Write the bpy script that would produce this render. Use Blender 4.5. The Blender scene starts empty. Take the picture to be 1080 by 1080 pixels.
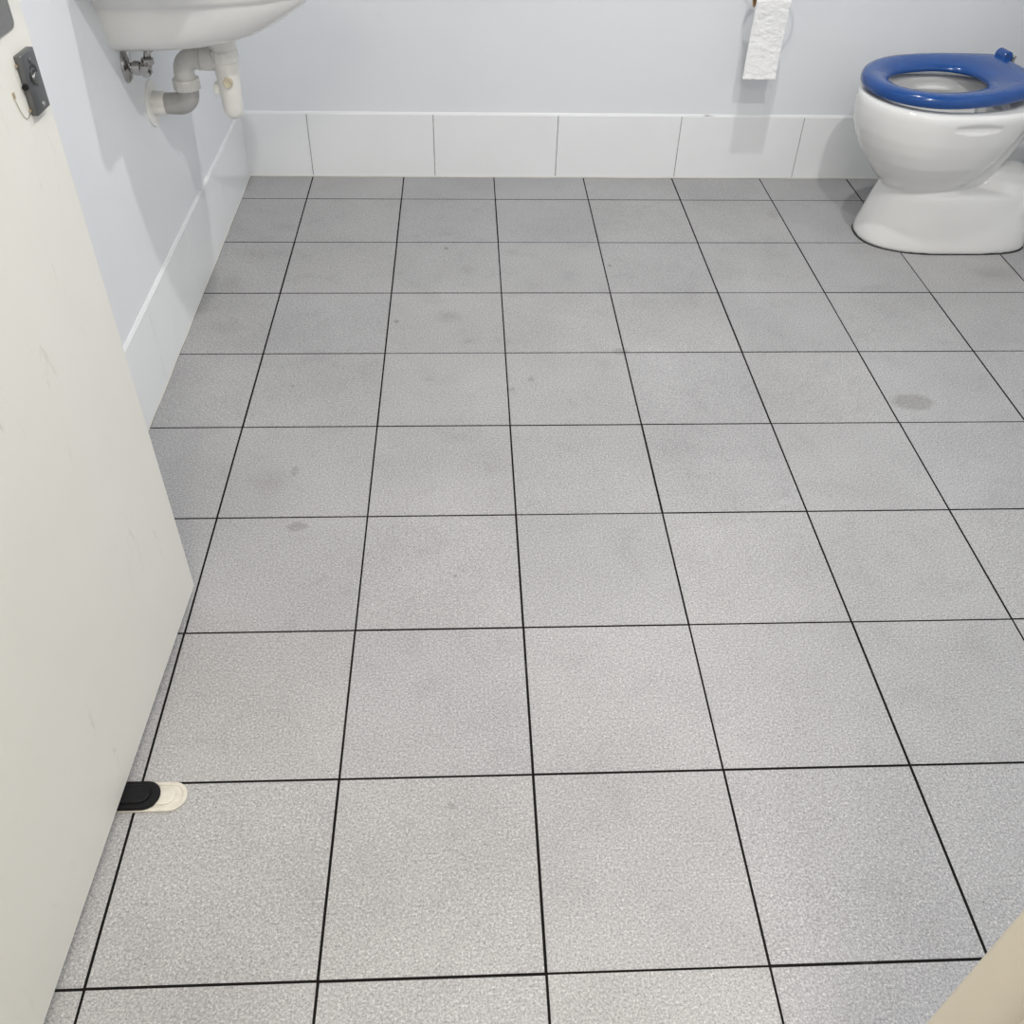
import bpy, bmesh, math, random
from mathutils import Vector, Matrix
random.seed(7)
PI = math.pi
sc = bpy.context.scene
col = sc.collection

# ------------------------------------------------------------------ camera
cam_d = bpy.data.cameras.new('camera')
cam_d.sensor_fit = 'HORIZONTAL'; cam_d.sensor_width = 36.0
cam_d.lens = 989.97 * 36.0 / 1080.0
cam_d.clip_start = 0.02
cam = bpy.data.objects.new('camera', cam_d); col.objects.link(cam)
R = ((0.99890463, -0.04132760, 0.02194472), (-0.01160550, -0.67313966, -0.73942431), (0.04533049, 0.73835969, -0.67288195))
cam.matrix_world = Matrix(((R[0][0], -R[1][0], -R[2][0], 0.7104), (R[0][1], -R[1][1], -R[2][1], -3.0763),
                           (R[0][2], -R[1][2], -R[2][2], 1.2870), (0, 0, 0, 1)))
sc.camera = cam

# ------------------------------------------------------------------ world and exposure
w = bpy.data.worlds.new('world'); sc.world = w; w.use_nodes = True
w.node_tree.nodes['Background'].inputs[0].default_value = (0.9, 0.93, 1.0, 1)
w.node_tree.nodes['Background'].inputs[1].default_value = 0.3
sc.view_settings.view_transform = 'Standard'; sc.view_settings.look = 'None'
sc.view_settings.gamma = 1.0; sc.view_settings.use_curve_mapping = False
sc.view_settings.exposure = -0.2

# downlight positions and strengths (the fittings are built further down)
CEIL = 2.40
LIGHTS = [((1.33, -0.95), 19.0, (1.0, 0.99, 0.975)), ((1.37, -2.30), 27.5, (1.0, 0.98, 0.955))]
CORRIDOR_FILL = ((0.70, -3.62), 32.0, (1.0, 0.90, 0.77))  # unseen soft fill, added to brighten the front floor and door jamb

# ------------------------------------------------------------------ node helpers and materials
def new_mat(name):
    m = bpy.data.materials.new(name); m.use_nodes = True
    nt = m.node_tree; b = nt.nodes['Principled BSDF']
    return m, nt, b
def N(nt, kind, **kw):
    n = nt.nodes.new(kind)
    for k, v in kw.items(): setattr(n, k, v)
    return n
def noise(nt, scale, detail=2.0, rough=0.5, vec=None, dist=0.0):
    n = N(nt, 'ShaderNodeTexNoise'); n.inputs['Scale'].default_value = scale
    n.inputs['Detail'].default_value = detail; n.inputs['Roughness'].default_value = rough
    n.inputs['Distortion'].default_value = dist
    if vec is not None: nt.links.new(vec, n.inputs['Vector'])
    return n
def ramp(nt, src, stops):
    r = N(nt, 'ShaderNodeValToRGB'); e = r.color_ramp.elements
    while len(e) < len(stops): e.new(0.5)
    for el, (p, c) in zip(e, stops):
        el.position = p; el.color = (c[0], c[1], c[2], 1) if not isinstance(c, (int, float)) else (c, c, c, 1)
    nt.links.new(src, r.inputs[0]); return r.outputs[0]
def mix(nt, a, b, fac, mode='MIX'):
    m = N(nt, 'ShaderNodeMix', data_type='RGBA', blend_type=mode)
    for i, v in ((0, fac), (6, a), (7, b)):
        if hasattr(v, 'links'): nt.links.new(v, m.inputs[i])
        elif isinstance(v, (int, float)): m.inputs[i].default_value = v
        else: m.inputs[i].default_value = (v[0], v[1], v[2], 1)
    return m.outputs[2]
def math_n(nt, op, a, b=None, clamp=False):
    m = N(nt, 'ShaderNodeMath', operation=op); m.use_clamp = clamp
    for i, v in ((0, a), (1, b)):
        if v is None: continue
        if hasattr(v, 'links'): nt.links.new(v, m.inputs[i])
        else: m.inputs[i].default_value = v
    return m.outputs[0]
def bump(nt, b, h, strength, dist):
    n = N(nt, 'ShaderNodeBump'); n.inputs['Strength'].default_value = strength; n.inputs['Distance'].default_value = dist
    nt.links.new(h, n.inputs['Height']); nt.links.new(n.outputs[0], b.inputs['Normal'])
def pos(nt): return N(nt, 'ShaderNodeNewGeometry').outputs['Position']
def simple(name, c, rough=0.5, metal=0.0, var=0.04, scale=30.0, bumpd=0.0, coat=0.0, spec=0.5):
    m, nt, b = new_mat(name)
    tc = N(nt, 'ShaderNodeTexCoord').outputs['Object']
    n = noise(nt, scale, 3, 0.6, tc)
    c2 = ramp(nt, n.outputs['Fac'], [(0.3, tuple(x * (1 - var) for x in c)), (0.7, tuple(min(1, x * (1 + var)) for x in c))])
    nt.links.new(c2, b.inputs['Base Color'])
    b.inputs['Roughness'].default_value = rough; b.inputs['Metallic'].default_value = metal
    b.inputs['Coat Weight'].default_value = coat; b.inputs['Coat Roughness'].default_value = 0.05
    b.inputs['Specular IOR Level'].default_value = spec
    if bumpd: bump(nt, b, n.outputs['Fac'], 0.5, bumpd)
    return m

# floor stains: x, y, half length, half width, strength (marks with a shape of their own)
STAINS = [(1.767,-1.292,0.055,0.034,0.80),(2.241,-0.661,0.085,0.056,0.45),(1.942,-0.508,0.116,0.060,0.30),(0.105,-0.548,0.076,0.052,0.35),
 (0.294,-1.561,0.051,0.048,0.35),(0.369,-1.699,0.021,0.014,0.80),(0.341,-1.528,0.008,0.019,0.60),(0.659,-0.893,0.040,0.038,0.50),
 (0.844,-0.535,0.028,0.024,0.35),(1.097,-1.069,0.024,0.017,0.60),(0.715,-1.018,0.022,0.018,0.40),(0.713,-0.638,0.027,0.028,0.35),
 (0.679,-2.323,0.006,0.006,0.70),(0.526,-0.921,0.007,0.009,1.0),(1.683,-0.276,0.024,0.041,0.45),(0.068,-0.725,0.036,0.052,0.35),
 (0.163,-0.377,0.051,0.038,0.30),(1.916,-0.162,0.127,0.043,0.30),(0.863,-1.189,0.009,0.008,0.60),(0.815,-1.228,0.009,0.008,0.60),
 (1.520,-1.290,0.018,0.008,0.40),(1.122,-0.616,0.005,0.009,1.0),(0.296,-1.212,0.004,0.006,1.0),(0.652,-0.511,0.008,0.009,1.0),
 (0.096,-0.947,0.048,0.046,0.30),(0.682,-1.841,0.004,0.005,0.90),(0.997,-2.519,0.010,0.010,0.25),(0.612,-1.187,0.020,0.012,0.35)]
def tile_material():
    m, nt, b = new_mat('grey_porcelain')
    P = pos(nt)
    sp = noise(nt, 430, 3, 0.7, P)
    sp2 = noise(nt, 270, 2, 0.6, P)
    grain = math_n(nt, 'ADD', math_n(nt, 'MULTIPLY', sp.outputs['Fac'], 0.55), math_n(nt, 'MULTIPLY', sp2.outputs['Fac'], 0.45))
    speck = ramp(nt, grain, [(0.33, (0.17, 0.17, 0.173)), (0.45, (0.332, 0.332, 0.337)), (0.54, (0.420, 0.418, 0.422)), (0.66, (0.67, 0.665, 0.668))])
    big = noise(nt, 3.2, 3, 0.55, P)
    c = mix(nt, speck, ramp(nt, big.outputs['Fac'], [(0.3, 0.86), (0.7, 1.0)]), 1.0, 'MULTIPLY')
    grime = noise(nt, 14, 5, 0.65, P, 0.6)
    c = mix(nt, c, ramp(nt, grime.outputs['Fac'], [(0.25, 0.90), (0.48, 1.0)]), 1.0, 'MULTIPLY')
    rnd = N(nt, 'ShaderNodeObjectInfo').outputs['Random']
    c = mix(nt, c, ramp(nt, rnd, [(0.0, (0.95, 0.95, 0.96)), (1.0, (1.0, 0.995, 0.985))]), 1.0, 'MULTIPLY')
    # warped position so the stains have uneven borders
    wn = noise(nt, 45, 3, 0.6, P)
    off = N(nt, 'ShaderNodeVectorMath', operation='MULTIPLY_ADD')
    nt.links.new(wn.outputs['Color'], off.inputs[0]); off.inputs[1].default_value = (0.022, 0.022, 0); off.inputs[2].default_value = (-0.011, -0.011, 0)
    wp = N(nt, 'ShaderNodeVectorMath', operation='ADD'); nt.links.new(P, wp.inputs[0]); nt.links.new(off.outputs[0], wp.inputs[1])
    tot = None
    for i, (x, y, rx, ry, s) in enumerate(STAINS):
        src = wp.outputs[0] if rx > 0.008 else P
        a = N(nt, 'ShaderNodeVectorMath', operation='MULTIPLY_ADD')
        nt.links.new(src, a.inputs[0]); a.inputs[1].default_value = (1 / rx, 1 / ry, 0); a.inputs[2].default_value = (-x / rx, -y / ry, 0)
        l = N(nt, 'ShaderNodeVectorMath', operation='LENGTH'); nt.links.new(a.outputs[0], l.inputs[0])
        mr = N(nt, 'ShaderNodeMapRange'); nt.links.new(l.outputs['Value'], mr.inputs[0])
        mr.inputs[1].default_value = 1.08; mr.inputs[2].default_value = 0.72 if s > 0.5 else 0.2
        mr.inputs[3].default_value = 0; mr.inputs[4].default_value = s
        tot = mr.outputs[0] if tot is None else math_n(nt, 'MAXIMUM', tot, mr.outputs[0])
    pat = ramp(nt, noise(nt, 120, 3, 0.6, P).outputs['Fac'], [(0.3, 0.35), (0.6, 0.6)])
    fac = math_n(nt, 'MULTIPLY', tot, pat)
    c = mix(nt, c, (0.15, 0.14, 0.125), fac)
    # sparse tiny dark specks
    v = N(nt, 'ShaderNodeTexVoronoi'); v.inputs['Scale'].default_value = 7; nt.links.new(P, v.inputs['Vector'])
    dot = ramp(nt, v.outputs['Distance'], [(0.0, 1.0), (0.018, 0.0)])
    c = mix(nt, c, (0.06, 0.055, 0.05), math_n(nt, 'MULTIPLY', dot, 0.7))
    nt.links.new(c, b.inputs['Base Color'])
    b.inputs['Roughness'].default_value = 0.55
    bump(nt, b, sp.outputs['Fac'], 0.25, 0.0006)
    return m
def wall_material():
    m, nt, b = new_mat('cool_white_paint')
    P = pos(nt)
    n1 = noise(nt, 2.0, 4, 0.6, P)
    c = ramp(nt, n1.outputs['Fac'], [(0.3, (0.775, 0.800, 0.830)), (0.7, (0.805, 0.825, 0.850))])
    n2 = noise(nt, 38, 4, 0.7, P, 0.5)
    c = mix(nt, c, ramp(nt, n2.outputs['Fac'], [(0.22, 0.93), (0.34, 1.0)]), 1.0, 'MULTIPLY')
    nt.links.new(c, b.inputs['Base Color']); b.inputs['Roughness'].default_value = 0.42
    bump(nt, b, noise(nt, 260, 3, 0.5, P).outputs['Fac'], 0.18, 0.0012)
    return m
def door_material():
    m, nt, b = new_mat('cream_door_paint')
    tc = N(nt, 'ShaderNodeTexCoord').outputs['Object']
    n1 = noise(nt, 3.5, 4, 0.6, tc)
    c = ramp(nt, n1.outputs['Fac'], [(0.3, (0.69, 0.685, 0.635)), (0.7, (0.72, 0.715, 0.67))])
    mp = N(nt, 'ShaderNodeMapping'); nt.links.new(tc, mp.inputs[0]); mp.inputs['Rotation'].default_value = (0, 0.5, 0); mp.inputs['Scale'].default_value = (14, 14, 4)
    sc_ = noise(nt, 2.2, 6, 0.72, mp.outputs[0], 0.8)
    area = noise(nt, 4.0, 2, 0.5, tc)
    f = math_n(nt, 'MULTIPLY', ramp(nt, sc_.outputs['Fac'], [(0.60, 0.0), (0.70, 1.0)]), ramp(nt, area.outputs['Fac'], [(0.5, 0.0), (0.66, 0.55)]))
    c = mix(nt, c, (0.42, 0.38, 0.31), f)
    v = N(nt, 'ShaderNodeTexVoronoi'); v.inputs['Scale'].default_value = 9; nt.links.new(tc, v.inputs['Vector'])
    c = mix(nt, c, (0.25, 0.22, 0.18), math_n(nt, 'MULTIPLY', ramp(nt, v.outputs['Distance'], [(0.0, 1.0), (0.02, 0.0)]), 0.5))
    nt.links.new(c, b.inputs['Base Color']); b.inputs['Roughness'].default_value = 0.45
    bump(nt, b, noise(nt, 160, 2, 0.5, tc).outputs['Fac'], 0.10, 0.001)
    return m
def grout_dark():
    m, nt, b = new_mat('dark_grout')
    P = pos(nt)
    c = ramp(nt, noise(nt, 5.0, 5, 0.7, P).outputs['Fac'], [(0.35, (0.005, 0.0045, 0.0045)), (0.60, (0.009, 0.008, 0.0075)), (0.74, (0.06, 0.056, 0.052))])
    nt.links.new(c, b.inputs['Base Color']); b.inputs['Roughness'].default_value = 0.9; b.inputs['Specular IOR Level'].default_value = 0.15
    return m
def grout_light():
    m, nt, b = new_mat('grey_wall_grout')
    c = ramp(nt, noise(nt, 22, 5, 0.7, pos(nt)).outputs['Fac'], [(0.35, (0.11, 0.105, 0.10)), (0.62, (0.36, 0.36, 0.36))])
    nt.links.new(c, b.inputs['Base Color']); b.inputs['Roughness'].default_value = 0.8
    return m
def sealant_material(name, c0, c1):
    m, nt, b = new_mat(name)
    c = ramp(nt, noise(nt, 9, 5, 0.7, pos(nt)).outputs['Fac'], [(0.25, c0), (0.38, c1)])
    nt.links.new(c, b.inputs['Base Color']); b.inputs['Roughness'].default_value = 0.35
    return m
def steel(name, c, rough, aniso=False):
    m, nt, b = new_mat(name)
    tc = N(nt, 'ShaderNodeTexCoord').outputs['Object']
    mp = N(nt, 'ShaderNodeMapping'); nt.links.new(tc, mp.inputs[0]); mp.inputs['Scale'].default_value = (900, 900, 12) if aniso else (60, 60, 60)
    n = noise(nt, 1.0, 3, 0.6, mp.outputs[0])
    nt.links.new(ramp(nt, n.outputs['Fac'], [(0.3, tuple(x * 0.8 for x in c)), (0.7, c)]), b.inputs['Base Color'])
    b.inputs['Metallic'].default_value = 1.0; b.inputs['Roughness'].default_value = rough
    return m
def paper_material():
    m, nt, b = new_mat('tissue_paper')
    tc = N(nt, 'ShaderNodeTexCoord').outputs['Object']
    mp = N(nt, 'ShaderNodeMapping'); nt.links.new(tc, mp.inputs[0]); mp.inputs['Scale'].default_value = (1.0, 1.0, 1.7)
    n = noise(nt, 85, 5, 0.62, mp.outputs[0], 1.2)
    nt.links.new(ramp(nt, n.outputs['Fac'], [(0.3, (0.93, 0.935, 0.94)), (0.6, (0.97, 0.97, 0.97))]), b.inputs['Base Color'])
    b.inputs['Roughness'].default_value = 0.9; b.inputs['Specular IOR Level'].default_value = 0.1
    bump(nt, b, n.outputs['Fac'], 0.6, 0.005)
    return m
def emit(name, c, s):
    m, nt, b = new_mat(name)
    n = noise(nt, 40, 1)
    nt.links.new(ramp(nt, n.outputs['Fac'], [(0.2, tuple(x * .97 for x in c)), (0.8, c)]), b.inputs['Emission Color'])
    b.inputs['Emission Strength'].default_value = s
    return m
M = dict(tile=tile_material(), wall=wall_material(), door=door_material(), grout=grout_dark(), wgrout=grout_light(),
    skirt=simple('white_glazed_tile', (0.855, 0.868, 0.882), 0.14, var=0.015, scale=6),
    bead=sealant_material('white_sealant', (0.25, 0.245, 0.24), (0.80, 0.81, 0.82)),
    floorbead=sealant_material('aged_floor_sealant', (0.40, 0.38, 0.32), (0.66, 0.65, 0.60)),
    ceramic=simple('white_ceramic', (0.75, 0.75, 0.738), 0.07, var=0.012, scale=8, coat=0.4),
    basin=simple('basin_ceramic', (0.88, 0.88, 0.865), 0.10, var=0.015, scale=10, coat=0.3),
    blue=simple('blue_seat_plastic', (0.008, 0.064, 0.255), 0.16, var=0.06, scale=25, coat=0.0),
    rubber=simple('black_rubber', (0.007, 0.007, 0.008), 0.6, var=0.2, scale=60, bumpd=0.0008, spec=0.2),
    ivory=simple('ivory_plastic', (0.60, 0.57, 0.50), 0.35, var=0.12, scale=55),
    pipe_grey=simple('grey_pipe_plastic', (0.40, 0.40, 0.39), 0.40, var=0.06, scale=40),
    pipe_light=simple('pale_grey_pipe_plastic', (0.68, 0.675, 0.65), 0.35, var=0.04, scale=40),
    pipe_white=simple('off_white_pipe_plastic', (0.80, 0.79, 0.755), 0.30, var=0.03, scale=40),
    cap=simple('yellowed_plastic', (0.60, 0.54, 0.40), 0.4, var=0.1, scale=90),
    chrome=steel('chrome', (0.50, 0.49, 0.48), 0.14),
    satin=steel('dark_satin_steel', (0.20, 0.205, 0.21), 0.36, True),
    plate=steel('brushed_grey_steel', (0.36, 0.36, 0.35), 0.42, True),
    brass=steel('brass', (0.66, 0.56, 0.42), 0.4),
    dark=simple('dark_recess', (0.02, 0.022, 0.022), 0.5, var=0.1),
    card=simple('brown_cardboard', (0.33, 0.21, 0.11), 0.85, var=0.1, scale=90),
    paper=paper_material(), jamb=simple('cream_frame_paint', (0.84, 0.775, 0.64), 0.4, var=0.03, scale=7),
    ceil=simple('white_ceiling_paint', (0.72, 0.725, 0.73), 0.8, var=0.01, scale=4),
    lamp=emit('lamp_lens', (1.0, 0.97, 0.92), 6.0), corridor=simple('corridor_vinyl', (0.30, 0.29, 0.28), 0.6, var=0.08, scale=50))

# ------------------------------------------------------------------ mesh helpers
def obj(name, bm, m, parent=None, smooth=False, auto=None):
    bmesh.ops.recalc_face_normals(bm, faces=bm.faces[:])
    me = bpy.data.meshes.new(name); bm.to_mesh(me); bm.free()
    me.materials.append(M[m] if isinstance(m, str) else m)
    o = bpy.data.objects.new(name, me); col.objects.link(o)
    if parent is not None: o.parent = parent
    if smooth:
        for p in me.polygons: p.use_smooth = True
        if auto is not None: me.set_sharp_from_angle(angle=math.radians(auto))
    return o
def tag(o, label=None, cat=None, group=None, kind=None):
    for k, v in (('label', label), ('category', cat), ('group', group), ('kind', kind)):
        if v: o[k] = v
    return o
def thing(name, label, cat, loc=(0, 0, 0), rz=0.0, group=None):
    o = bpy.data.objects.new(name, None); col.objects.link(o); o.empty_display_size = 0.05
    o.location = loc; o.rotation_euler = (0, 0, rz)
    return tag(o, label, cat, group)
def box(bm, lo, hi, bev=0.0, seg=2):
    t = bmesh.new()
    vs = [t.verts.new((x, y, z)) for x in (lo[0], hi[0]) for y in (lo[1], hi[1]) for z in (lo[2], hi[2])]
    for f in ((0, 1, 3, 2), (4, 6, 7, 5), (0, 4, 5, 1), (2, 3, 7, 6), (0, 2, 6, 4), (1, 5, 7, 3)): t.faces.new([vs[i] for i in f])
    bmesh.ops.recalc_face_normals(t, faces=t.faces[:])
    if bev: bmesh.ops.bevel(t, geom=t.edges[:], offset=bev, segments=seg, profile=0.5, affect='EDGES')
    merge(bm, t)
def merge(bm, t):
    me = bpy.data.meshes.new('tmp'); t.to_mesh(me); t.free(); bm.from_mesh(me); bpy.data.meshes.remove(me)
def BM(fn, *a, **k):
    bm = bmesh.new(); fn(bm, *a, **k); return bm
def loft(bm, rings, cap0=True, cap1=True):
    rr = [[bm.verts.new(p) for p in r] for r in rings]
    n = len(rr[0])
    for a, b in zip(rr, rr[1:]):
        for i in range(n): bm.faces.new((a[i], a[(i + 1) % n], b[(i + 1) % n], b[i]))
    if cap0: bm.faces.new(rr[0][::-1])
    if cap1: bm.faces.new(rr[-1])
def lathe(bm, prof, c=(0, 0, 0), axis='Z', n=28, cap=True):
    """prof: list of (radius, height along axis)"""
    def pt(r, h, a):
        u, v = r * math.cos(a), r * math.sin(a)
        p = {'Z': (u, v, h), 'X': (h, u, v), 'Y': (v, h, u)}[axis]
        return (c[0] + p[0], c[1] + p[1], c[2] + p[2])
    loft(bm, [[pt(max(r, 1e-5), h, 2 * PI * i / n) for i in range(n)] for r, h in prof], cap, cap)
def tube(bm, pts, rad, n=16, closed=False):
    pts = [Vector(p) for p in pts]; L = len(pts)
    rads = rad if isinstance(rad, (list, tuple)) else [rad] * L
    tang = []
    for i in range(L):
        a = pts[(i - 1) % L] if (closed or i > 0) else pts[i]
        b = pts[(i + 1) % L] if (closed or i < L - 1) else pts[i]
        tang.append((b - a).normalized())
    up = Vector((0, 0, 1)) if abs(tang[0].z) < 0.9 else Vector((0, 1, 0))
    nx = tang[0].cross(up).normalized(); rings = []
    for p, t, r in zip(pts, tang, rads):
        nx = (nx - t * nx.dot(t)).normalized(); ny = t.cross(nx)
        rings.append([p + (nx * math.cos(2 * PI * k / n) + ny * math.sin(2 * PI * k / n)) * r for k in range(n)])
    if closed: rings.append(rings[0][:])
    loft(bm, rings, not closed, not closed)
    if closed: bmesh.ops.remove_doubles(bm, verts=bm.verts[:], dist=1e-6)
def arc(c, r, a0, a1, n, ax1, ax2):
    c, ax1, ax2 = Vector(c), Vector(ax1), Vector(ax2)
    return [c + ax1 * (r * math.cos(a0 + (a1 - a0) * i / n)) + ax2 * (r * math.sin(a0 + (a1 - a0) * i / n)) for i in range(n + 1)]

# ------------------------------------------------------------------ room shell
RW = 2.60          # right wall tile face
FW = -2.80         # inner face of the wall with the doorway
T = 0.006          # how far the skirting stands proud of the paint
def struct(name, bm, m): return tag(obj(name, bm, m), kind='structure')
floor = tag(struct('floor', BM(box, (-0.12, -2.95, -0.10), (RW + 0.12, 0.12, -0.0005)), 'grout'), 'grey porcelain tiled floor with dark grout joints')
wall_back = struct('wall_back', BM(box, (-0.12, T, -0.05), (RW + 0.12, 0.14, CEIL)), 'wall')
wall_left = struct('wall_left', BM(box, (-0.13, -2.95, -0.05), (-T, T, CEIL)), 'wall')
wall_right = struct('wall_right', BM(box, (RW + T, -2.95, -0.05), (RW + 0.14, T, CEIL)), 'wall')
JL, JR = 0.160, 1.087      # doorway between the jambs
fb = bmesh.new()
box(fb, (-T, FW - 0.13, -0.05), (JL - 0.04, FW, CEIL)); box(fb, (JR + 0.04, FW - 0.13, -0.05), (RW + T, FW, CEIL)); box(fb, (JL - 0.04, FW - 0.13, 2.10), (JR + 0.04, FW, CEIL))
wall_front = struct('wall_front', fb, 'wall')
ceiling = struct('ceiling', BM(box, (-0.13, -2.95, CEIL), (RW + 0.14, 0.14, CEIL + 0.1)), 'ceil')
# cream door frame around the opening
jb = bmesh.new()
box(jb, (JR, FW - 0.15, 0.0), (JR + 0.06, FW + 0.003, 2.12), 0.004); box(jb, (JL - 0.06, FW - 0.15, 0.0), (JL, FW + 0.003, 2.12), 0.004); box(jb, (JL, FW - 0.15, 2.06), (JR, FW + 0.003, 2.12), 0.004)
box(jb, (JR - 0.012, FW - 0.11, 0.0), (JR + 0.002, FW - 0.055, 2.06), 0.003)
trim_1 = tag(struct('trim_1', jb, 'jamb'), 'cream painted door frame at the near right corner')
# corridor behind the camera
struct('floor_corridor', BM(box, (-0.8, -4.9, -0.10), (2.4, -2.95, 0.0)), 'corridor')
cb = bmesh.new(); box(cb, (-0.8, -5.0, -0.1), (2.4, -4.9, CEIL)); box(cb, (-0.9, -5.0, -0.1), (-0.8, -2.95, CEIL)); box(cb, (2.4, -5.0, -0.1), (2.5, -2.95, CEIL))
struct('wall_corridor', cb, 'wall')
struct('ceiling_corridor', BM(box, (-0.9, -5.0, CEIL), (2.5, -2.95, CEIL + 0.1)), 'ceil')

# floor tiles, one object each; alike tiles share a mesh
G = 0.0018
xs = [0.0] + [0.205 + 0.3 * i for i in range(9)]; xs[-1] = RW
ys = [0.0] + [-0.172 - 0.3 * i for i in range(10)]
cache = {}
for i in range(len(xs) - 1):
    for j in range(len(ys) - 1):
        wx, wy = xs[i + 1] - xs[i], ys[j] - ys[j + 1]
        k = (round(wx, 3), round(wy, 3))
        if k not in cache:
            o = obj('floor_tile', BM(box, (-wx / 2 + G, -wy / 2 + G, -0.008), (wx / 2 - G, wy / 2 - G, 0.0), 0.0004, 1), 'tile', floor)
            cache[k] = o.data
        else:
            o = bpy.data.objects.new('floor_tile', cache[k]); col.objects.link(o); o.parent = floor
        o.location = ((xs[i] + xs[i + 1]) / 2 + random.uniform(-.0004, .0004), (ys[j] + ys[j + 1]) / 2 + random.uniform(-.0004, .0004), random.uniform(-0.0004, 0.0))

# skirting: grout backing as structure, glazed tiles and sealant beads as its parts
SKH, SG = 0.203, 0.0011
def skirting(name, axis, cuts, face, back, label):
    lo, hi = min(cuts), max(cuts)
    def bx(a, b, f0, f1, z0, z1):
        f0, f1 = min(f0, f1), max(f0, f1)
        return ((a, f0, z0), (b, f1, z1)) if axis == 'X' else ((f0, a, z0), (f1, b, z1))
    s = 1 if back > face else -1
    o = tag(struct(name, BM(box, *bx(lo, hi, face + s * 0.003, back, 0.0, SKH - 0.002)), 'wgrout'), label)
    for a, b in zip(cuts, cuts[1:]):
        a, b = min(a, b), max(a, b)
        obj('skirting_tile', BM(box, *bx(a + SG, b - SG, face, face + s * 0.0058, 0.0035, SKH), bev=0.0006), 'skirt', o)
    # bead of filler along the top edge, a thin triangular fillet
    t = bmesh.new(); d = face + s * 0.001; e = back + s * 0.002
    prof = [(d, SKH - 0.001), (d + s * 0.001, SKH + 0.0025), (e - s * 0.004, SKH + 0.0055), (e, SKH + 0.006), (e, SKH - 0.001)]
    n = 40; rings = []
    for q in range(n + 1):
        u = lo + (hi - lo) * q / n; wob = random.uniform(-0.0006, 0.0008)
        rings.append([(u, p[0], p[1] + wob) if axis == 'X' else (p[0], u, p[1] + wob) for p in prof])
    loft(t, rings); obj('top_bead', t, 'bead', o, True, 40)
    t = bmesh.new(); rings = []
    prof = [(face + s * 0.004, 0.0005), (face - s * 0.0016, 0.0002), (face - s * 0.0008, 0.0024), (face + s * 0.0003, 0.0042), (face + s * 0.004, 0.0042)]
    for q in range(n + 1):
        u = lo + (hi - lo) * q / n; wob = random.uniform(-0.0006, 0.0006)
        rings.append([(u, p[0] + wob, p[1]) if axis == 'X' else (p[0] + wob, u, p[1]) for p in prof])
    loft(t, rings); obj('floor_bead', t, 'floorbead', o, True, 40)
    return o
skirting('baseboard_back', 'X', [0.0, 0.207, 0.609, 1.011, 1.412, 1.815, 2.217, RW], 0.0, T, 'white glazed skirting tiles along the back wall')
skirting('baseboard_left', 'Y', [FW, -2.4, -2.0, -1.6, -1.196, -0.803, -0.398, 0.0], 0.0, -T, 'white glazed skirting tiles along the left wall')
skirting('baseboard_right', 'Y', [FW, -2.4, -2.0, -1.6, -1.2, -0.8, -0.4, 0.0], RW, RW + T, 'white glazed skirting tiles along the right wall')

obj('corner_bead', BM(box, (-0.003, -0.0022, 0.003), (0.0022, 0.003, SKH), 0.0012), 'bead', bpy.data.objects['baseboard_back'])

# ------------------------------------------------------------------ downlights
def downlight(x, y, watts, c, label, group):
    t = thing('downlight', label, 'downlight', (x, y, CEIL), 0, group)
    bm = bmesh.new(); lathe(bm, [(0.055, 0.0), (0.055, -0.004), (0.048, -0.006), (0.046, -0.002), (0.046, 0.0)], n=32); obj('trim_ring', bm, 'ceil', t, True, 40)
    bm = bmesh.new(); lathe(bm, [(0.045, 0.0), (0.045, -0.002)], n=32); obj('lens', bm, 'lamp', t)
    ld = bpy.data.lights.new('lamp_light', 'AREA'); ld.shape = 'DISK'; ld.size = 0.055; ld.energy = watts; ld.color = c
    lo = bpy.data.objects.new('lamp_light', ld); col.objects.link(lo); lo.parent = t; lo.location = (0, 0, -0.008)
LL = ['round ceiling downlight over the back of the room', 'round ceiling downlight nearest the door inside the room']
for ((x, y), e, c), l in zip(LIGHTS, LL): downlight(x, y, e, c, l, 'ceiling downlights')

def fill_panel(x, y, watts, c, label):
    t = thing('fill_panel', label, 'ceiling light', (x, y, CEIL))
    bm = bmesh.new(); a, b = 0.31, 0.30
    for lo, hi in (((-a, -a), (a, -b)), ((-a, b), (a, a)), ((-a, -b), (-b, b)), ((b, -b), (a, b))): box(bm, (lo[0], lo[1], -0.012), (hi[0], hi[1], 0.0))
    obj('frame', bm, 'ceil', t); obj('diffuser', BM(box, (-b, -b, -0.008), (b, b, 0.0)), 'lamp', t)
    ld = bpy.data.lights.new('fill_light', 'AREA'); ld.shape = 'SQUARE'; ld.size = 0.58; ld.energy = watts; ld.color = c
    lo = bpy.data.objects.new('fill_light', ld); col.objects.link(lo); lo.parent = t; lo.location = (0, 0, -0.013)
fill_panel(*CORRIDOR_FILL[0], *CORRIDOR_FILL[1:], 'unseen square warm white fill panel added in the corridor')

# ------------------------------------------------------------------ door, lock, plate
GAP = 0.020
da = Vector((0.2065, -1.874, 0)); db = Vector((0.1750, -2.62, 0)); dd = (db - da).normalized()
door = tag(obj('door_1', BM(box, (0, -0.038, GAP), (0.905, 0, 2.05), 0.0015), 'door'), 'cream painted door standing open at the left', kind='structure')
door.matrix_world = Matrix(((dd.x, -dd.y, 0, da.x), (dd.y, dd.x, 0, da.y), (0, 0, 1, 0), (0, 0, 0, 1)))
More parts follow.
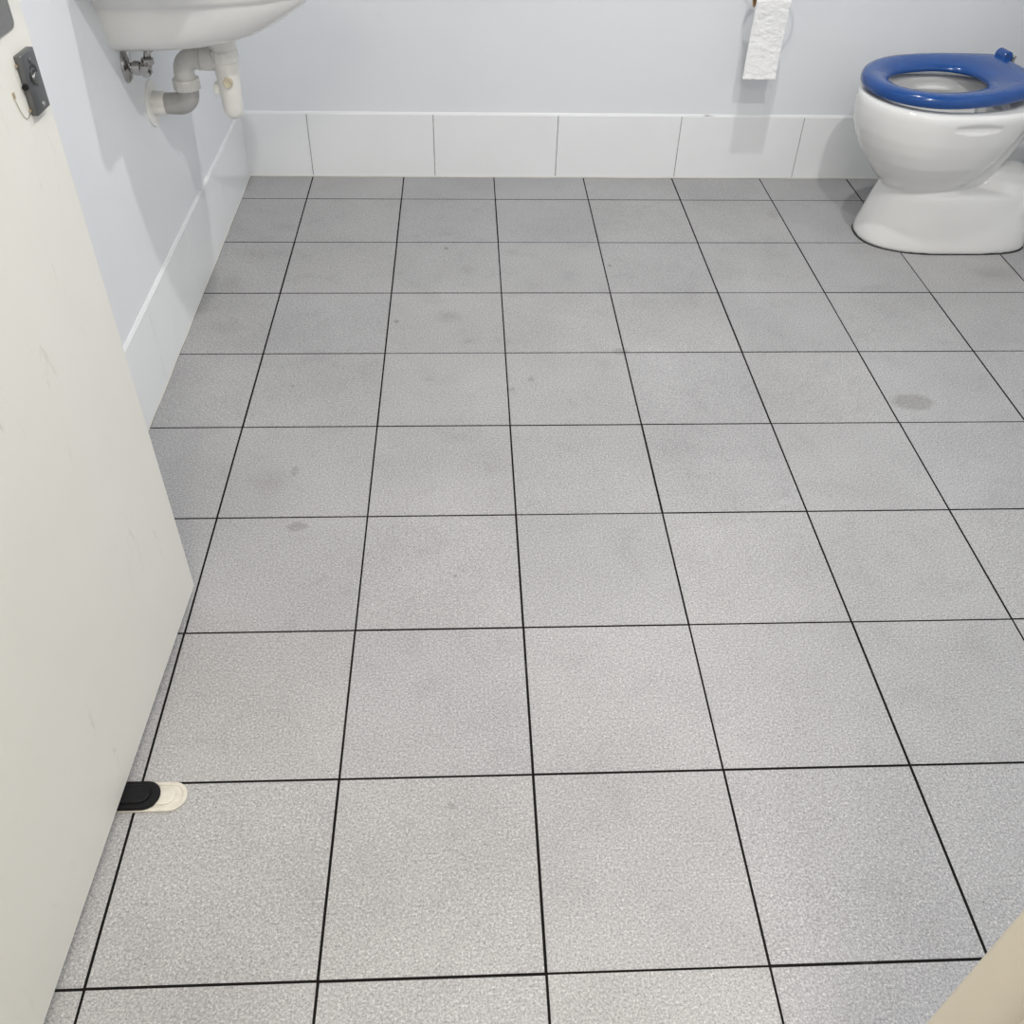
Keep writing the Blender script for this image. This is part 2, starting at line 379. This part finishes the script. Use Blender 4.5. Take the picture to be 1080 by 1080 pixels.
# lock: local x runs away from the door's free edge, local y stands out of the door face
lx0, lx1, lz0, lz1, lt = 0.019, 0.057, 0.878, 0.944, 0.0085
lock = tag(obj('privacy_lock', BM(box, (lx0, 0.0, lz0), (lx1, lt, lz1), 0.0016, 3), 'satin', door, True, 35), 'dark grey metal privacy lock with turn snib')
cx, cz = (lx0 + lx1) / 2, 0.918
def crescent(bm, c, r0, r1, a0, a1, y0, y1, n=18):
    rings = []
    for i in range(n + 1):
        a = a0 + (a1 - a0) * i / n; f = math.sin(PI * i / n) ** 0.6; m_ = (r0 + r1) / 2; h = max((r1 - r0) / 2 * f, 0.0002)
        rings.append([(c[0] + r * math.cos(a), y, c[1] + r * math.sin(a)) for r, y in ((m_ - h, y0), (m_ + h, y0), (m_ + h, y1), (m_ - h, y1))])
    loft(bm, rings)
bm = bmesh.new(); crescent(bm, (cx, cz), 0.0082, 0.0122, PI * 0.25, PI * 1.02, lt - 0.001, lt + 0.0003); obj('finger_recess', bm, 'dark', lock)
bm = bmesh.new(); crescent(bm, (cx, cz), 0.0078, 0.0118, -PI * 0.15, PI * 0.22, lt - 0.001, lt + 0.0003); obj('finger_recess', bm, 'dark', lock)
bm = bmesh.new(); lathe(bm, [(0.0075, lt - 0.001), (0.0075, lt + 0.002), (0.0065, lt + 0.0032), (0.0, lt + 0.0036)], (cx, 0, cz - 0.003), 'Y', 24); obj('snib', bm, 'satin', lock, True, 40)
bm = bmesh.new(); crescent(bm, (cx, cz - 0.003), 0.0076, 0.0092, PI * 0.5, PI * 1.45, lt - 0.001, lt + 0.0004); obj('snib_painted_shade', bm, 'dark', lock)  # near-black crescent: shade of the gap around the snib, put in as colour
for z, m_ in ((lz1 - 0.010, 'satin'), (lz0 + 0.0075, 'chrome')):
    bm = bmesh.new(); lathe(bm, [(0.0034, lt - 0.001), (0.0034, lt + 0.0006), (0.0026, lt + 0.0014), (0.0, lt + 0.0017)], (cx - 0.002, 0, z), 'Y', 16); obj('screw', bm, m_, lock, True, 40)
bm = bmesh.new(); lathe(bm, [(0.0034, lx1 - 0.001), (0.0034, lx1 + 0.003), (0.0028, lx1 + 0.004), (0.0, lx1 + 0.0044)], (0, 0.0042, 0.911), 'X', 18); obj('bolt_knob', bm, 'rubber', lock, True, 40)
for z in (0.934, 0.885):
    bm = bmesh.new(); lathe(bm, [(0.0015, lx1 - 0.001), (0.0015, lx1 + 0.003), (0.0, lx1 + 0.0033)], (0, 0.0018, z), 'X', 12); obj('brass_screw', bm, 'brass', lock, True, 40)
bm = bmesh.new(); box(bm, (0.082, -0.001, 0.907), (0.086, 0.0018, 0.9135), 0.0006); obj('bracket_stub', bm, 'brass', lock)
bm = bmesh.new(); tube(bm, [(0.0845, 0.001, 0.908), (0.0835, 0.001, 0.901), (0.081, 0.001, 0.893), (0.077, 0.001, 0.8855), (0.072, 0.001, 0.8805), (0.066, 0.001, 0.8795), (0.060, 0.001, 0.882)], 0.0004, 6); obj('loose_wire', bm, 'brass', lock, True)
# grey pull plate above the lock, only its lower corner is in view
pb = bmesh.new(); px0, px1, pz0, pz1, pr = 0.033, 0.108, 0.9685, 1.22, 0.008
out = []
for (qx, qz, a0) in ((px1 - pr, pz0 + pr, -PI / 2), (px1 - pr, pz1 - pr, 0), (px0 + pr, pz1 - pr, PI / 2), (px0 + pr, pz0 + pr, PI)):
    out += [(qx + pr * math.cos(a0 + PI / 2 * k / 6), qz + pr * math.sin(a0 + PI / 2 * k / 6)) for k in range(7)]
loft(pb, [[(a, y, b) for a, b in out] for y in (-0.0005, 0.0022)])
pp = tag(obj('pull_plate', pb, 'plate', door), 'brushed grey steel plate with rounded corner')
bm = bmesh.new(); tube(bm, [(0.07, 0.002, 1.03), (0.07, 0.035, 1.035), (0.07, 0.048, 1.05), (0.07, 0.048, 1.15), (0.07, 0.035, 1.165), (0.07, 0.002, 1.17)], 0.008, 14); obj('pull_handle', bm, 'plate', pp, True, 60)
for z in (0.25, 1.05, 1.85):
    bm = bmesh.new(); lathe(bm, [(0.008, z - 0.05), (0.008, z + 0.05)], (0.909, 0.004, 0), 'Z', 14); obj('hinge', bm, 'plate', door, True, 40)

# ------------------------------------------------------------------ floor door stop
ds = thing('door_stop', 'black rubber door stop on an ivory oval floor plate under the door', 'door stop', (0.205, -2.2965, 0.0))
def stadium(x0, x1, r, z, n=14, squash=1.0):
    p = [(x1 - r + r * math.cos(-PI / 2 + PI * i / n), r * squash * math.sin(-PI / 2 + PI * i / n), z) for i in range(n + 1)]
    return p + [(x0 + r + r * math.cos(PI / 2 + PI * i / n), r * squash * math.sin(PI / 2 + PI * i / n), z) for i in range(n + 1)]
bm = bmesh.new(); loft(bm, [stadium(-0.075, 0.074, 0.0245, 0.0), stadium(-0.075, 0.074, 0.0245, 0.0035), stadium(-0.073, 0.0725, 0.023, 0.0045), stadium(-0.069, 0.068, 0.019, 0.0045), stadium(-0.068, 0.0665, 0.0175, 0.0030)])
bp = tag(obj('base_plate', bm, 'ivory', ds, True, 30), 'ivory plastic plate')
bm = bmesh.new(); loft(bm, [stadium(0.010, 0.056, 0.0145, 0.0028), stadium(0.010, 0.056, 0.0145, 0.0048), stadium(0.012, 0.054, 0.0125, 0.0056)]); obj('raised_boss', bm, 'ivory', bp, True, 30)
bm = bmesh.new(); loft(bm, [stadium(-0.072, 0.034, 0.0235, 0.0044), stadium(-0.072, 0.035, 0.0240, 0.008), stadium(-0.071, 0.033, 0.0225, 0.0105), stadium(-0.065, 0.022, 0.0165, 0.0105), stadium(-0.064, 0.021, 0.0155, 0.0140), stadium(-0.062, 0.019, 0.0135, 0.0155)])
tag(obj('rubber_block', bm, 'rubber', ds, True, 30), 'black rubber block')

# ------------------------------------------------------------------ wash basin on the left wall
YC = -0.832
ba = thing('wash_basin', 'white ceramic wall basin with a rounded bowl on the left wall', 'basin', (-T, YC, 0.64))
def bowl_ring(z, wd, f, n=48, e=2.2):
    """half outline from the wall out to the front and back, closed along the wall"""
    p = []
    for i in range(n + 1):
        a = -PI / 2 + PI * i / n
        c, s = math.cos(a), math.sin(a)
        p.append((f * abs(c) ** (2 / e) * (1 if c >= 0 else -1), wd * abs(s) ** (2 / e) * (1 if s >= 0 else -1), z))
    return p
Z0 = 0.64
secs = [(.660, .070, .160), (.6625, .115, .210), (.669, .142, .243), (.681, .162, .280), (.696, .174, .312), (.714, .182, .342), (.738, .190, .381), (.756, .195, .396), (.762, .197, .398),
        (.765, .204, .405), (.773, .208, .410), (.800, .222, .430), (.822, .240, .458), (.840, .255, .482), (.848, .260, .492), (.853, .255, .488),
        (.852, .232, .460), (.842, .222, .448), (.80, .20, .41), (.76, .165, .36), (.72, .12, .28), (.70, .05, .18)]
bm = bmesh.new(); loft(bm, [bowl_ring(z - Z0, a, b + T) for z, a, b in secs])
obj('bowl', bm, 'basin', ba, True, 50)
lb = bmesh.new(); box(lb, (0, -0.328, 0.832 - Z0), (0.235 + T, 0.328, 0.880 - Z0), 0.016, 4)
obj('back_ledge', lb, 'basin', ba, True, 40)
bm = bmesh.new(); lathe(bm, [(0.020, 0.880), (0.020, 0.90), (0.017, 0.95), (0.012, 0.955)], (0.075, 0, -Z0), 'Z', 20)
tp = obj('tap', bm, 'chrome', ba, True, 40)
bm = bmesh.new(); tube(bm, [(0.075, 0, 0.93 - Z0), (0.13, 0, 0.955 - Z0), (0.18, 0, 0.95 - Z0), (0.195, 0, 0.93 - Z0)], 0.010, 14); obj('spout', bm, 'chrome', tp, True, 60)

# waste pipe with bottle trap under the basin
wp = thing('waste_trap', 'grey and white plastic waste pipe with bottle trap under the basin', 'waste pipe', (0, -0.820, -0.006))
W0 = -T
bm = bmesh.new(); lathe(bm, [(0.050, W0), (0.050, W0 + 0.0022), (0.0485, W0 + 0.0038), (0.030, W0 + 0.0042), (0.026, W0 + 0.0042)], (0, 0, 0.519), 'X', 36); obj('wall_flange', bm, 'pipe_white', wp, True, 40)
bm = bmesh.new(); lathe(bm, [(0.0262, W0 + 0.002), (0.0262, 0.024), (0.0255, 0.0255), (0.0232, 0.026)], (0, 0, 0.519), 'X', 28); obj('sleeve', bm, 'pipe_white', wp, True, 40)
ex = 0.081   # x of the vertical leg
low = [(0.0, 0, 0.519), (0.030, 0, 0.519), (ex - 0.026, 0, 0.519)] + arc((ex - 0.026, 0, 0.545), 0.026, -PI / 2, 0, 8, (1, 0, 0), (0, 0, 1))[1:] + [(ex, 0, 0.556)]
bm = bmesh.new(); tube(bm, low, [0.0232, 0.0232] + [0.0242] * (len(low) - 2), 24); obj('lower_elbow', bm, 'pipe_grey', wp, True, 50)
def nut(bm, c, axis, r, h, ribs=12):
    nn = ribs * 4; rings = []
    for rr, hh in ((r * .93, 0), (r, h * .1), (r, h * .85), (r * .94, h)):
        ring = []
        for i in range(nn):
            a = 2 * PI * i / nn; q = rr * (1.0 + (0.035 if i % 4 == 0 else 0.0))
            u, v = q * math.cos(a), q * math.sin(a)
            ring.append({'Z': (c[0] + u, c[1] + v, c[2] + hh), 'X': (c[0] + hh, c[1] + u, c[2] + v)}[axis])
        rings.append(ring)
    loft(bm, rings)
bm = bmesh.new(); nut(bm, (ex, 0, 0.551), 'Z', 0.030, 0.024); obj('coupling_nut', bm, 'pipe_light', wp, True, 25)
up = [(ex, 0, 0.565), (ex, 0, 0.590)] + arc((ex + 0.027, 0, 0.590), 0.027, PI, PI / 2, 8, (1, 0, 0), (0, 0, 1))[1:] + [(0.118, 0, 0.617), (0.165, 0, 0.617)]
bm = bmesh.new(); tube(bm, up, 0.0228, 24); obj('upper_elbow', bm, 'pipe_light', wp, True, 50)
for x in (0.116, 0.124):
    bm = bmesh.new(); lathe(bm, [(0.0228, x), (0.0250, x + 0.001), (0.0250, x + 0.005), (0.0228, x + 0.006)], (0, 0, 0.617), 'X', 28); obj('pipe_ring', bm, 'pipe_light', wp, True, 40)
bm = bmesh.new(); lathe(bm, [(0.0225, 0.1255), (0.0252, 0.127), (0.0252, 0.150), (0.0225, 0.152)], (0, 0, 0.617), 'X', 28); obj('socket', bm, 'pipe_light', wp, True, 40)
tx = 0.1765
bm = bmesh.new(); lathe(bm, [(0.0, 0.487), (0.010, 0.4885), (0.0165, 0.4935), (0.0208, 0.502), (0.0228, 0.513), (0.0245, 0.55), (0.0262, 0.585), (0.0270, 0.612), (0.0270, 0.624)], (tx, 0, 0), 'Z', 32); tr = obj('trap_body', bm, 'pipe_white', wp, True, 60)
bm = bmesh.new(); nut(bm, (tx, 0, 0.612), 'Z', 0.0305, 0.024); obj('top_nut', bm, 'pipe_white', wp, True, 25)
bm = bmesh.new(); lathe(bm, [(0.0275, 0.629), (0.0275, 0.640), (0.030, 0.641), (0.030, 0.6645)], (tx, 0, 0), 'Z', 32); obj('waste_outlet', bm, 'pipe_white', wp, True, 40)
bm = bmesh.new(); lathe(bm, [(0.0108, -0.020), (0.0108, -0.030), (0.0095, -0.0315), (0.0078, -0.0305), (0.0, -0.0305)], (tx + 0.004, 0, 0.574), 'Y', 20); tag(obj('inspection_cap', bm, 'cap', tr, True, 40), 'yellowed round cap')
bm = bmesh.new(); box(bm, (tx - 0.034, -0.011, 0.543), (tx - 0.018, 0.011, 0.566), 0.002); obj('side_lug', bm, 'pipe_white', tr)

# chrome stop valve and hose
sv = thing('stop_valve', 'small chrome stop valve with hose on the wall under the basin', 'valve', (0, -0.936, 0.003))
bm = bmesh.new(); lathe(bm, [(0.034, W0), (0.034, W0 + 0.002), (0.029, W0 + 0.006), (0.014, W0 + 0.010), (0.013, W0 + 0.011)], (0, 0, 0.627), 'X', 32); obj('wall_flange', bm, 'chrome', sv, True, 40)
bm = bmesh.new(); lathe(bm, [(0.0115, 0.0), (0.0115, 0.010), (0.0145, 0.011), (0.0145, 0.024), (0.012, 0.026), (0.012, 0.040), (0.008, 0.045), (0.0, 0.046)], (0, 0, 0.622), 'X', 12); vb = obj('valve_body', bm, 'chrome', sv, True, 30)
bm = bmesh.new(); lathe(bm, [(0.0105, 0.0), (0.0135, 0.002), (0.0135, 0.012), (0.0105, 0.014)], (0.041, 0, 0.629), 'Z', 10); obj('valve_nut', bm, 'chrome', vb, True, 25)
bm = bmesh.new(); lathe(bm, [(0.0100, -0.010), (0.0120, -0.014), (0.0120, -0.026), (0.0, -0.028)], (0.040, 0, 0.622), 'Y', 10); obj('valve_handle', bm, 'chrome', vb, True, 25)
bm = bmesh.new(); tube(bm, [(0.041, 0, 0.640), (0.044, 0.002, 0.655), (0.053, 0.010, 0.660)], 0.0075, 12); obj('hose', bm, 'chrome', sv, True)

# ------------------------------------------------------------------ toilet
TY = -0.410
to = thing('toilet', 'white ceramic toilet pan with a blue seat by the back wall', 'toilet', (2.15, TY, 0.0))
OX = 2.15
def egg(z, xf, xb, hw, n=56, ef=2.0, er=2.6, mid=0.42):
    xm = xf + (xb - xf) * mid; p = []
    for i in range(n):
        a = 2 * PI * i / n; c, s = math.cos(a), math.sin(a)
        L, e = ((xb - xm), er) if c >= 0 else ((xm - xf), ef)
        p.append((xm + L * (1 if c >= 0 else -1) * abs(c) ** (2 / e) - OX, hw * (1 if s >= 0 else -1) * abs(s) ** (2 / e), z))
    return p
pan = bmesh.new()
bowl = [(.120, 2.000, 2.10, .050), (.145, 1.962, 2.140, .080), (.165, 1.942, 2.16, .090), (.180, 1.924, 2.175, .102), (.200, 1.903, 2.19, .122), (.230, 1.877, 2.205, .148), (.265, 1.852, 2.23, .170), (.300, 1.831, 2.25, .181),
        (.335, 1.819, 2.27, .188), (.370, 1.813, 2.285, .191), (.398, 1.812, 2.30, .192), (.412, 1.815, 2.30, .189), (.418, 1.824, 2.295, .181)]
inner = [(.418, 1.850, 2.25, .150), (.412, 1.857, 2.245, .143), (.385, 1.859, 2.24, .142), (.34, 1.86, 2.22, .140), (.29, 1.875, 2.20, .125), (.24, 1.905, 2.17, .100), (.205, 1.945, 2.13, .066), (.195, 1.97, 2.11, .045)]
loft(pan, [egg(*s) for s in bowl + inner])
foot = [(0.0, 1.905, 2.405, .139), (.008, 1.903, 2.407, .141), (.03, 1.907, 2.405, .139), (.06, 1.915, 2.40, .135), (.10, 1.926, 2.39, .130), (.145, 1.940, 2.38, .123), (.163, 1.947, 2.37, .117), (.172, 1.957, 2.35, .104), (.175, 1.97, 2.25, .085), (.176, 2.0, 2.2, .05)]
loft(pan, [egg(*s, ef=2.35, er=4.0, mid=0.45) for s in foot])
# hump of the trapway, outlet to the wall, and the ledge carrying the cistern
def ellipsoid(bm, c, r, n=24):
    t = bmesh.new(); bmesh.ops.create_uvsphere(t, u_segments=n, v_segments=n // 2, radius=1.0)
    for v in t.verts: v.co = Vector((c[0] - OX + v.co.x * r[0], c[1] + v.co.y * r[1], c[2] + v.co.z * r[2]))
    merge(bm, t)
ellipsoid(pan, (2.300, 0, 0.115), (0.140, 0.119, 0.113))
tube(pan, [(2.30 - OX, 0, 0.15), (2.45 - OX, 0, 0.165), (RW - OX - 0.001, 0, 0.165)], 0.058, 24)
tube(pan, [(2.14 - OX, 0, 0.16), (2.20 - OX, 0, 0.22), (2.235 - OX, 0, 0.30), (2.25 - OX, 0, 0.38)], [0.07, 0.066, 0.070, 0.085], 24)
t_ = bmesh.new(); box(t_, (2.20 - OX, -0.115, 0.365), (RW - OX - 0.03, 0.115, 0.416), 0.02, 3); merge(pan, t_)
po = obj('pan', pan, 'ceramic', to)
rm = po.modifiers.new('remesh', 'REMESH'); rm.mode = 'VOXEL'; rm.voxel_size = 0.0055; rm.use_smooth_shade = True
sm = po.modifiers.new('smooth', 'SMOOTH'); sm.factor = 0.5; sm.iterations = 5
dg = bpy.context.evaluated_depsgraph_get()
nm = bpy.data.meshes.new_from_object(po.evaluated_get(dg)); po.modifiers.clear(); po.data = nm
for v in nm.vertices:      # shallow finger recess under the rim towards the back
    X, Y, Z = v.co.x + OX, v.co.y, v.co.z
    if Y < -0.1 or Y > 0.1:
        q = ((X - 2.08) / 0.055) ** 2 + ((Z - 0.385) / 0.008) ** 2
        if q < 1.6: v.co.y += (1 if Y < 0 else -1) * 0.009 * max(0, 1 - q / 1.6) ** 0.7
    if v.co.z < 0.004: v.co.z = max(v.co.z, 0.0)
for p in nm.polygons: p.use_smooth = True
po.name = 'pan'
if not nm.materials: nm.materials.append(M['ceramic'])
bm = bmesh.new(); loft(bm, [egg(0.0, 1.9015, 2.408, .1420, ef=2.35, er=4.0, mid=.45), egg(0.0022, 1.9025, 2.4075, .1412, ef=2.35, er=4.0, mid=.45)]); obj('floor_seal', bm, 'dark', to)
bm = bmesh.new(); loft(bm, [egg(0.218, 1.925, 2.15, .082), egg(0.219, 1.925, 2.15, .082)]); 
wm, wnt, wb = new_mat('toilet_water'); wb.inputs['Base Color'].default_value = (0.8, 0.84, 0.85, 1); wb.inputs['Roughness'].default_value = 0.02; wb.inputs['Transmission Weight'].default_value = 0.8; wb.inputs['IOR'].default_value = 1.33
wn_ = noise(wnt, 20, 2); bump(wnt, wb, wn_.outputs['Fac'], 0.05, 0.002)
obj('water', bm, wm, to)
# seat: a contoured ring, a little skewed on its hinges
SX, SYc, SA = 2.286, -0.356, math.radians(8.5)
def ray_poly(poly, c, a):
    d = Vector((math.cos(a), math.sin(a))); best = None
    for p, q in zip(poly, poly[1:] + poly[:1]):
        e = Vector(q) - Vector(p); den = d.x * e.y - d.y * e.x
        if abs(den) < 1e-12: continue
        wv = Vector(p) - Vector(c); t = (wv.x * e.y - wv.y * e.x) / den; u = (wv.x * d.y - wv.y * d.x) / den
        if t > 0 and -1e-9 <= u <= 1 + 1e-9 and (best is None or t > best): best = t
    return (c[0] + d.x * best, c[1] + d.y * best)
op = []
for i in range(61):
    a = PI / 2 + PI * i / 60; c, s = math.cos(a), math.sin(a); op.append((-0.270 - 0.202 * abs(c) ** (2 / 2.1), 0.190 * (1 if s >= 0 else -1) * abs(s) ** (2 / 2.1)))
half = [(-0.22, -0.1885), (-0.16, -0.179), (-0.10, -0.162), (-0.05, -0.146), (-0.022, -0.137), (-0.008, -0.129), (-0.001, -0.115), (0.0, -0.09)]
op += half + [(x, -y) for x, y in half[::-1]]
hc = (-0.262, 0.0)
ip = [(hc[0] + (-0.137 if math.cos(a) < 0 else 0.132) * abs(math.cos(a)) ** (2 / 2.2), 0.106 * (1 if math.sin(a) >= 0 else -1) * abs(math.sin(a)) ** (2 / 2.2)) for a in [2 * PI * i / 72 for i in range(72)]]
prof = [(0.0, 0.012), (0.012, 0.019), (0.05, 0.0255), (0.12, 0.0295), (0.25, 0.0315), (0.45, 0.030), (0.68, 0.0255), (0.85, 0.020), (0.95, 0.0145), (1.0, 0.008), (0.985, 0.002), (0.93, 0.0), (0.6, 0.002), (0.3, 0.002), (0.06, 0.0), (0.012, 0.003)]
nA = 96; seat = bmesh.new(); rings = []
for i in range(nA):
    a = 2 * PI * i / nA; o_ = ray_poly(op, hc, a); i_ = ray_poly(ip, hc, a)
    ring = []
    wlen = math.hypot(o_[0] - i_[0], o_[1] - i_[1])
    for t, z in prof:
        if t < 0.3: tt = t * 0.085 / max(wlen, 0.085)
        elif t > 0.45: tt = 1 - (1 - t) * 0.085 / max(wlen, 0.085)
        else: tt = t
        ring.append((o_[0] + (i_[0] - o_[0]) * tt, o_[1] + (i_[1] - o_[1]) * tt, z))
    rings.append(ring)
rings.append(rings[0])
loft(seat, rings, False, False); bmesh.ops.remove_doubles(seat, verts=seat.verts[:], dist=1e-6)
se = tag(obj('seat', seat, 'blue', to, True), 'glossy blue plastic seat ring')
se.location = (SX - OX, SYc - TY, 0.440); se.rotation_euler = (0, math.radians(-1.6), SA)
for s in (-1, 1):
    bm = bmesh.new(); box(bm, (-0.385, s * 0.10 - 0.012, -0.008), (-0.355, s * 0.10 + 0.012, 0.004), 0.003); obj('buffer', bm, 'pipe_light', se)
    bm = bmesh.new(); box(bm, (-0.085, s * 0.105 - 0.02, -0.010), (-0.045, s * 0.105 + 0.02, 0.004), 0.003); obj('buffer', bm, 'pipe_light', se)
    bm = bmesh.new(); lathe(bm, [(0.0135, -0.022), (0.0165, -0.019), (0.0165, 0.019), (0.0135, 0.022)], (-0.004, s * 0.108, 0.030), 'Y', 22); obj('hinge_cap', bm, 'blue', se, True, 40)
    bm = bmesh.new(); lathe(bm, [(0.008, -0.022), (0.008, 0.022), (0.010, 0.024), (0.010, 0.028)], (0.024, s * 0.104, 0.0), 'Z', 18); obj('hinge_bolt', bm, 'chrome', se, True, 40)
# cistern above the back ledge (outside the picture, its shadow falls on the back wall)
bm = bmesh.new(); box(bm, (2.425 - OX, -0.19, 0.414), (RW - OX - 0.002, 0.19, 0.79), 0.022, 4); ci = obj('cistern', bm, 'ceramic', to, True, 40)
bm = bmesh.new(); box(bm, (2.415 - OX, -0.198, 0.79), (RW - OX - 0.002, 0.198, 0.825), 0.012, 3); obj('cistern_lid', bm, 'ceramic', ci, True, 40)
bm = bmesh.new(); lathe(bm, [(0.025, 0.824), (0.025, 0.831), (0.021, 0.834)], (2.51 - OX, 0, 0), 'Z', 24); obj('flush_button', bm, 'chrome', ci, True, 40)

# ------------------------------------------------------------------ toilet roll on a ring holder
RXc, RD = 1.606, 0.092
ho = thing('roll_holder', 'chrome ring toilet roll holder on the back wall', 'roll holder', (RXc, T, 0.734))
bm = bmesh.new(); lathe(bm, [(0.026, 0.0), (0.026, -0.006), (0.020, -0.010), (0.010, -0.012), (0.009, -RD - T - 0.006), (0.0, -RD - T - 0.008)], (0, 0, 0), 'Y', 24); obj('wall_post', bm, 'chrome', ho, True, 40)
bm = bmesh.new(); tube(bm, arc((0, -RD - T, -0.072), 0.070, 0, 2 * PI, 48, (1, 0, 0), (0, 0, 1))[:-1], 0.0032, 10, True); obj('ring', bm, 'chrome', ho, True)
ro = thing('toilet_roll', 'almost empty white toilet roll with a long sheet hanging down', 'toilet roll', (RXc, -RD, 0.570))
HWp = 0.0505
bm = bmesh.new(); lathe(bm, [(0.0195, -HWp - 0.001), (0.0210, -HWp - 0.001), (0.0210, HWp + 0.001), (0.0195, HWp + 0.001), (0.0195, -HWp - 0.001)], (0, 0, 0), 'X', 32, False); obj('core', bm, 'card', ro, True, 40)
bm = bmesh.new(); lathe(bm, [(0.0213, -HWp), (0.0255, -HWp), (0.0255, HWp), (0.0213, HWp), (0.0213, -HWp)], (0, 0, 0), 'X', 36, False); obj('paper_layer', bm, 'paper', ro, True, 40)
# hanging sheet: leaves the front of the roll, hangs down with small creases
sh = bmesh.new(); nx, nz = 40, 90; grid = []
from mathutils import noise as mn
zbot = 0.3535 - 0.570
for k in range(nz + 1):
    row = []
    for i in range(nx + 1):
        u = i / nx; x = -HWp + 2 * HWp * u
        if k < 12:
            a = PI / 2 - (PI / 2) * k / 12; y = -0.0262 * math.cos(a); z = 0.0262 * math.sin(a); fall = 0.2
        else:
            t = (k - 12) / (nz - 12); z = zbot * t; y = -0.0262 + 0.010 * math.sin(t * 2.2) ; fall = 1.0
            if k == nz: z += 0.0016 * mn.noise(Vector((x * 90, 3.1, 0)))
        q = Vector((x * 38, z * 75, 1.7)); d = mn.noise(q) * 0.0016 + mn.noise(q * 2.3) * 0.0010
        x += 0.0009 * mn.noise(Vector((z * 60, u * 2, 8)))
        row.append(sh.verts.new((x + 0.004 * max(0, -z / 0.23) * 0, y + d * fall, z)))
    grid.append(row)
for k in range(nz):
    for i in range(nx): sh.faces.new((grid[k][i], grid[k][i + 1], grid[k + 1][i + 1], grid[k + 1][i]))
so = obj('hanging_sheet', sh, 'paper', ro, True)
sd = so.modifiers.new('thickness', 'SOLIDIFY'); sd.thickness = 0.0005
